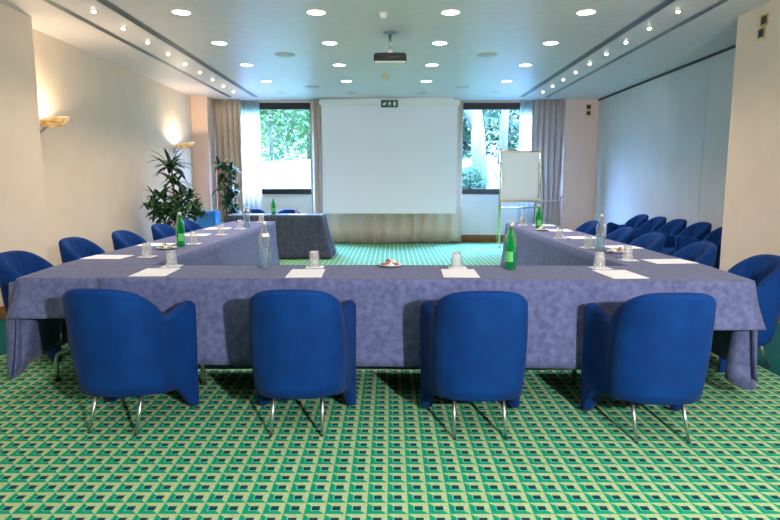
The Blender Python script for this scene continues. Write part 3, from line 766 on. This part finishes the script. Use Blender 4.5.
# plates with sweets
pl = None
SW = ('sweet_white', 'sweet_red', 'sweet_white', 'sweet_brown', 'sweet_white', 'sweet_green')
sweet = {}
def plate(x, y, z, where, seed):
    global pl
    lab = 'small white plate of wrapped sweets ' + where
    if pl is None:
        bm = bmesh.new(); lathe(bm, [(0, 0), (.045, 0), (.07, .010), (.085, .014), (.085, .017), (.068, .014), (.044, .005), (0, .005)], 32)
        pl = link_mesh('plate', bm, 'porcelain', None, True); o = pl
    else: o = pl.copy(); COL.objects.link(o)
    o.location = (x, y, z); tag(o, lab, 'plate', 'plates of sweets')
    rr = random.Random(seed); k = 0
    for (dx, dy, dz) in ((-.03, 0, .006), (.0, -.034, .006), (.033, -.008, .006), (.012, .034, .006), (-.026, .032, .006), (0, 0, .006), (-.015, .012, .028), (.016, -.012, .028), (-.038, -.03, .012)):
        mt = SW[(k + seed) % 6]; k += 1
        if mt not in sweet:
            bm = bmesh.new(); bmesh.ops.create_uvsphere(bm, u_segments=12, v_segments=8, radius=.011)
            for v in bm.verts: v.co.x *= 1.3; v.co.z = v.co.z * .9 + .010
            for s in (-1, 1):
                c = bm.verts.new((s * .012, 0, .010)); ws = [bm.verts.new((s * .024, .009 * math.cos(a), .010 + .009 * math.sin(a))) for a in (0, 1.6, 3.1, 4.7)]
                for q in range(4): bm.faces.new((c, ws[q], ws[(q + 1) % 4]))
            s_ = link_mesh('wrapped_sweet', bm, mt, None, True); sweet[mt] = s_
        else: s_ = sweet[mt].copy(); COL.objects.link(s_)
        s_.location = (x + dx, y + dy, z + dz); s_.rotation_euler = (0, 0, rr.uniform(0, 3))
        cn = {'sweet_white': 'white', 'sweet_red': 'red', 'sweet_brown': 'brown', 'sweet_green': 'green'}[mt]
        tag(s_, 'small %s wrapped sweet on the plate %s' % (cn, where), 'sweet', '%s sweets on the plate %s' % (cn, where))
plate(-.003, 3.862, ZM, 'at the middle of the front table', 1)
plate(1.80, 4.66, ZA, 'beside the partition side clear bottle', 2)
plate(-1.885, 4.93, ZA, 'beside the sconce side green bottle', 3)
plate(1.75, 6.80, ZA, 'by the far green bottle', 4)

# head table
for x, y, w in ((-2.35, 10.28, 'nearer the sheer curtain'), (-1.62, 10.26, 'nearer the screen')):
    flat_paper('paper_sheet', rect(x, y, .30, .22, .0), T + .001, 'white sheet on the head table, ' + w, 'paper', 'papers on the head table')
dup(g0, (-1.66, 10.46, T + .001), 0, 'upturned glass on the head table, nearer the screen', 'glasses on the head table')
dup(g0, (-2.52, 10.46, T + .001), 0, 'upturned glass on the head table, nearer the sheer curtain', 'glasses on the head table')

# ------------------------------------------------------------------ flip chart
t = thing('flip_chart', 'brass-framed flip chart with a blank white pad by the window', 'flip chart', (2.565, 11.85, 0), 0)
for s in (-1, 1):
    bm = bmesh.new(); tube(bm, [(s * .395, -.10, .02), (s * .395, 0, 1.93)], .016, 12); p = link_mesh('post', bm, 'brass', t, True)
    bm = bmesh.new(); lathe(bm, [(0, 0), (.02, .0), (.014, .012), (.026, .03), (.022, .05), (0, .06)], 14, (s * .395, 0, 1.92)); link_mesh('finial', bm, 'brass', p, True)
    bm = bmesh.new(); lathe(bm, [(0, 0), (.035, 0), (.04, .03), (.02, .05), (0, .05)], 14, (s * .395, -.10, 0)); link_mesh('foot', bm, 'white_plastic', p, True)
    bm = bmesh.new(); tube(bm, [(s * .37, .40, .02), (s * .37, .02, 1.7)], .012, 10); link_mesh('rear_leg', bm, 'brass', t, True)
bm = bmesh.new(); tube(bm, [(-.395, -.06, .79), (.395, -.06, .79)], .012, 10); link_mesh('crossbar', bm, 'brass', t, True)
link_mesh('board', box_bm(-.365, .365, .0, .02, .93, 1.90), 'white_plastic', t)
link_mesh('paper_pad', box_bm(-.36, .36, -.014, -.001, .94, 1.89, bevel=.003), 'paper', t)
link_mesh('clamp_bar', box_bm(-.385, .385, -.018, .024, 1.885, 1.915), 'brass', t)
link_mesh('pen_tray', box_bm(-.385, .385, -.055, .02, .905, .928), 'brass', t)

# ------------------------------------------------------------------ plants
def leaf(bm, base, az, el, length, width, droop, twist=0.):
    pts = []; p = Vector(base); d = Vector((math.cos(az) * math.cos(el), math.sin(az) * math.cos(el), math.sin(el))); n = 6
    side = Vector((-math.sin(az), math.cos(az), 0)); prev = None
    for k in range(n + 1):
        f = k / n; w = width * math.sin(PI * (.12 + .88 * f)) ** .8 if f < 1 else .002
        nrm_ = side.cross(d).normalized()
        a, m_, b_ = p + side * w * .5 + nrm_ * w * .12, p.copy(), p - side * w * .5 + nrm_ * w * .12
        row = [bm.verts.new(a), bm.verts.new(m_), bm.verts.new(b_)]
        if prev:
            bm.faces.new((prev[0], prev[1], row[1], row[0])); bm.faces.new((prev[1], prev[2], row[2], row[1]))
        prev = row; p = p + d * (length / n); d = (d + Vector((0, 0, -droop / n))).normalized()
def plant(x, y, label, rosettes, canes, pot, seed, potmat):
    t = thing('potted_plant', label, 'plant', (x, y, 0)); rr = random.Random(seed)
    if pot == 'round':
        bm = bmesh.new(); lathe(bm, [(0, 0), (.18, 0), (.25, .44), (.27, .45), (.27, .50), (.245, .50), (.235, .45), (0, .45)], 32); link_mesh('pot', bm, potmat, t, True)
        bm = bmesh.new(); lathe(bm, [(0, .452), (.234, .452), (.225, .46), (0, .465)], 24); link_mesh('soil', bm, 'soil', t)
    for pts in canes:
        bm = bmesh.new(); tube(bm, pts, .016, 8); link_mesh('stem', bm, 'cane', t, True)
    bm = bmesh.new()
    for (cx_, cy_, cz, cnt, ln, wd, dr, spread) in rosettes:
        for k in range(int(cnt * 1.35)):
            az = rr.uniform(0, 2 * PI); el = rr.uniform(-.3, 1.25)
            b_ = (cx_ + rr.uniform(-spread, spread), cy_ + rr.uniform(-spread, spread), cz + rr.uniform(-spread * 1.2, spread * 1.2))
            leaf(bm, b_, az, el, ln * rr.uniform(.7, 1.15), 1.3 * wd * rr.uniform(.8, 1.2), dr * rr.uniform(.6, 1.3))
    link_mesh('foliage', bm, 'leaf', t, True)
plant(-3.40, 9.3, 'tall dark green potted plant in a brown pot under the far sconce',
      [(-.02, 0, 1.52, 24, .36, .050, 1.5, .03), (.02, 0, 1.30, 18, .34, .045, 1.7, .05), (.05, .02, 1.08, 16, .30, .04, 1.5, .05),
       (-.24, -.05, .98, 46, .24, .045, 1.4, .10), (.26, 0, 1.0, 44, .25, .045, 1.4, .11), (0, -.12, .86, 50, .25, .05, 1.3, .14), (-.3, .05, .80, 30, .22, .045, 1.4, .10), (.33, -.05, .82, 34, .22, .045, 1.4, .09), (0, .1, .66, 40, .3, .05, 1.2, .15)],
      [[(0, 0, .45), (.01, 0, 1.0), (-.02, 0, 1.52)], [(.08, .02, .45), (.12, .02, .8), (.05, .02, 1.1)], [(-.08, -.03, .45), (-.15, -.05, .7), (-.24, -.05, .98)], [(.1, 0, .45), (.2, 0, .7), (.26, 0, 1.0)]],
      'round', 11, 'terracotta')
plant(-3.22, 11.75, 'smaller dark green potted plant standing against the beige curtain',
      [(-.10, 0, 1.60, 20, .26, .05, 1.2, .06), (.06, 0, 1.48, 24, .27, .05, 1.4, .08), (-.06, 0, 1.25, 26, .24, .05, 1.4, .10), (.08, 0, 1.10, 26, .26, .05, 1.4, .08), (.0, 0, .90, 24, .24, .05, 1.4, .08), (.08, 0, .72, 20, .24, .05, 1.4, .07)],
      [[(-.03, 0, .45), (-.06, 0, 1.0), (-.10, 0, 1.6)], [(.05, 0, .45), (.07, 0, 1.0), (.06, 0, 1.48)]],
      'round', 12, 'terracotta')
t = thing('storage_box', 'bright blue fabric box standing between the two potted plants', 'box', (-3.48, 11.18, 0))
link_mesh('body', box_bm(-.20, .20, -.17, .17, .0, .70, bevel=.015), 'blue_box', t)
link_mesh('lid', box_bm(-.205, .205, -.175, .175, .70, .755, bevel=.012), 'blue_box', t)

# ------------------------------------------------------------------ outside
bm = bmesh.new(); nx, ny = 30, 30; g_ = []
for j in range(ny + 1):
    row = []
    for i in range(nx + 1):
        x = -28 + 56 * i / nx; y = 13.2 + 50 * j / ny
        z = .55 + sm(0, 1, (y - 15) / 18) * 2.0 + .10 * math.sin(x * .5 + y * .3) + .02 * x
        row.append(bm.verts.new((x, y, z)))
    g_.append(row)
for a, b_ in zip(g_, g_[1:]):
    for i in range(nx): bm.faces.new((a[i], a[i + 1], b_[i + 1], b_[i]))
link_mesh('lawn', bm, 'lawn', None, True, 'structure')
def ground_z(x, y): return .55 + sm(0, 1, (y - 15) / 18) * 2.0 + .10 * math.sin(x * .5 + y * .3) + .02 * x
bm = bmesh.new(); g_ = []
for j in range(21):
    y = 14 + 16 * j / 20; xc = 3.0 + (y - 14) * .165 + .2 * math.sin(y * .4)
    g_.append([bm.verts.new((xc + dx, y, max(ground_z(xc + dx, y), ground_z(xc, y)) + .05)) for dx in (-.45, 0, .45)])
for a, b_ in zip(g_, g_[1:]):
    for i in range(2): bm.faces.new((a[i], a[i + 1], b_[i + 1], b_[i]))
link_mesh('path', bm, 'paving', None, True, 'structure')
def tree(x, y, h, cr, label, seed, mat='tree_leaf', trunk_r=.2, lean=0., fork=False, low=.35, count=2600, ls=.2, group='trees outside the windows'):
    rr = random.Random(seed); z0 = ground_z(x, y) - .1
    t = thing('tree', label, 'tree', (x, y, z0), 0, group)
    bm = bmesh.new(); tube(bm, [(0, 0, 0), (lean * .3, 0, h * .25), (lean * .8, 0, h * .5), (lean, 0, h * .8)], [trunk_r * 1.2, trunk_r, trunk_r * .8, trunk_r * .3], 12)
    if fork: tube(bm, [(lean * .3, 0, h * .22), (lean * .3 - h * .07, .1, h * .4), (-h * .16, .2, h * .62), (-h * .2, .2, h * .8)], [trunk_r * .8, trunk_r * .6, trunk_r * .45, trunk_r * .2], 10)
    link_mesh('trunk', bm, 'bark', t, True)
    bm = bmesh.new(); cl = [(rr.gauss(lean, cr * .45), rr.gauss(0, cr * .45), h * rr.uniform(low, 1.0)) for _ in range(16)]
    for k in range(count):
        c = cl[rr.randrange(16)]; s = cr * .30
        p = Vector((c[0] + rr.gauss(0, s), c[1] + rr.gauss(0, s), c[2] + rr.gauss(0, s * .8)))
        a = Vector((rr.uniform(-1, 1), rr.uniform(-1, 1), rr.uniform(-1, 1))).normalized(); b_ = a.orthogonal().normalized()
        l = ls * rr.uniform(.6, 1.3)
        bm.faces.new([bm.verts.new(p + a * l), bm.verts.new(p + b_ * l * .45), bm.verts.new(p - a * l), bm.verts.new(p - b_ * l * .45)])
    link_mesh('crown', bm, mat, t)
tree(-6.6, 33, 8, 2.6, 'pale leafy tree seen through the lawn window, nearer the sheer curtain', 21, 'tree_leaf_pale', low=.06, trunk_r=.08, count=3600)
tree(-4.6, 35, 9, 2.8, 'dark leafy tree seen through the lawn window, nearer the screen', 22, 'tree_leaf_pale', low=.06, trunk_r=.08, count=3200)
tree(-8.6, 38, 10, 3.0, 'pale tree farthest back beyond the lawn window', 23, 'tree_leaf_pale', low=.1)
tree(-5.4, 40, 11, 3.0, 'tall tree behind the others beyond the lawn window', 24, 'tree_leaf_pale', low=.1)
tree(3.3, 22, 8, 1.9, 'thick forked tree trunk seen through the window by the flip chart', 25, trunk_r=.24, lean=-.5, fork=True, low=.55, count=900)
tree(2.2, 24, 8, 1.6, 'slim pale tree trunk seen beside the screen edge', 26, trunk_r=.16, low=.5, count=700)
tree(5.0, 27, 9, 2.2, 'slim tree seen above the flip chart', 27, trunk_r=.18, lean=.3, low=.35, count=1200)
tree(3.2, 36, 9, 3.2, 'dense dark tree behind the trunks by the flip chart window', 28, low=.06, count=3600, ls=.24)
tree(7.2, 37, 9, 3.2, 'dense tree farthest towards the partition side beyond the window', 29, low=.06, count=3600, ls=.24)
t = thing('garden_bush', 'round green bush outside below the window by the flip chart', 'bush', (2.22, 16.6, ground_z(2.22, 16.6) - .05)); rr = random.Random(5)
bm = bmesh.new(); tube(bm, [(0, 0, 0), (.02, 0, .4), (0, 0, .8)], .05, 8); link_mesh('stem', bm, 'bark', t)
bm = bmesh.new()
for k in range(3200):
    v = Vector((rr.gauss(0, 1), rr.gauss(0, 1), rr.gauss(0, 1))).normalized() * rr.uniform(.55, 1.0); p = Vector((v.x * .48, v.y * .48, .68 + v.z * .50))
    a = Vector((rr.uniform(-1, 1), rr.uniform(-1, 1), rr.uniform(-1, 1))).normalized(); b_ = a.orthogonal().normalized(); l = .05
    bm.faces.new([bm.verts.new(p + a * l), bm.verts.new(p + b_ * l * .5), bm.verts.new(p - a * l), bm.verts.new(p - b_ * l * .5)])
link_mesh('foliage', bm, 'tree_leaf', t)

# ------------------------------------------------------------------ light
SKY_LO, SKY_HI = 4., 98.
w = bpy.data.worlds.new('World'); SC.world = w; w.use_nodes = True
wt = w.node_tree; bg_ = wt.nodes['Background']; bg_.inputs[0].default_value = (.24, .46, 1.0, 1)
tc = N(wt, 'ShaderNodeTexCoord'); sx = N(wt, 'ShaderNodeSeparateXYZ'); wt.links.new(tc.outputs['Generated'], sx.inputs[0])
mr = N(wt, 'ShaderNodeMapRange'); mr.inputs[1].default_value = .15; mr.inputs[2].default_value = .6; mr.inputs[3].default_value = SKY_LO; mr.inputs[4].default_value = SKY_HI   # hazy horizon, bright high sky
wt.links.new(sx.outputs[2], mr.inputs[0]); wt.links.new(mr.outputs[0], bg_.inputs[1])
for x0, x1 in WX:                                                     # portals only guide the sky's light through the panes
    a = light('sky_portal', 'AREA', ((x0 + x1) / 2, YW + .10, 2.0), (1, 1, 1), 1, shape='RECTANGLE', size=x1 - x0, size_y=1.9)
    a.data.cycles.is_portal = True; a.rotation_euler = (-PI / 2, 0, 0)
sun = light('sun', 'SUN', (0, 20, 20), (1., .93, .8), 3., angle=.03); sun.rotation_euler = (math.radians(-12), math.radians(50), 0)
fl = light('photo_lamp', 'SPOT', (1.7, -1.3, 1.93), (1., .94, .97), FLASH_P, spot_size=2.3, spot_blend=.5, shadow_soft_size=.07)
fl.rotation_euler = (Vector((-.4, 9, 1.5)) - Vector((1.7, -1.3, 1.93))).to_track_quat('-Z', 'Y').to_euler()

# ------------------------------------------------------------------ camera
cam = bpy.data.cameras.new('camera'); co = bpy.data.objects.new('camera', cam); COL.objects.link(co)
cam.sensor_width = 36; cam.sensor_fit = 'HORIZONTAL'; cam.lens = 590 / 780 * 36; cam.shift_x = -1 / 780; cam.clip_start = .05
co.location = (0, 0, 1.30); co.rotation_euler = (PI / 2 - math.atan(78 / 590), 0, 0)
SC.camera = co
SC.view_settings.view_transform = 'Standard'; SC.view_settings.look = 'None'; SC.view_settings.gamma = 1; SC.view_settings.use_curve_mapping = False
SC.view_settings.exposure = 0.9
cy = SC.cycles
cy.use_denoising = True; cy.max_bounces = 10; cy.diffuse_bounces = 5; cy.transparent_max_bounces = 24; cy.sample_clamp_indirect = 6.; cy.caustics_reflective = False; cy.caustics_refractive = False
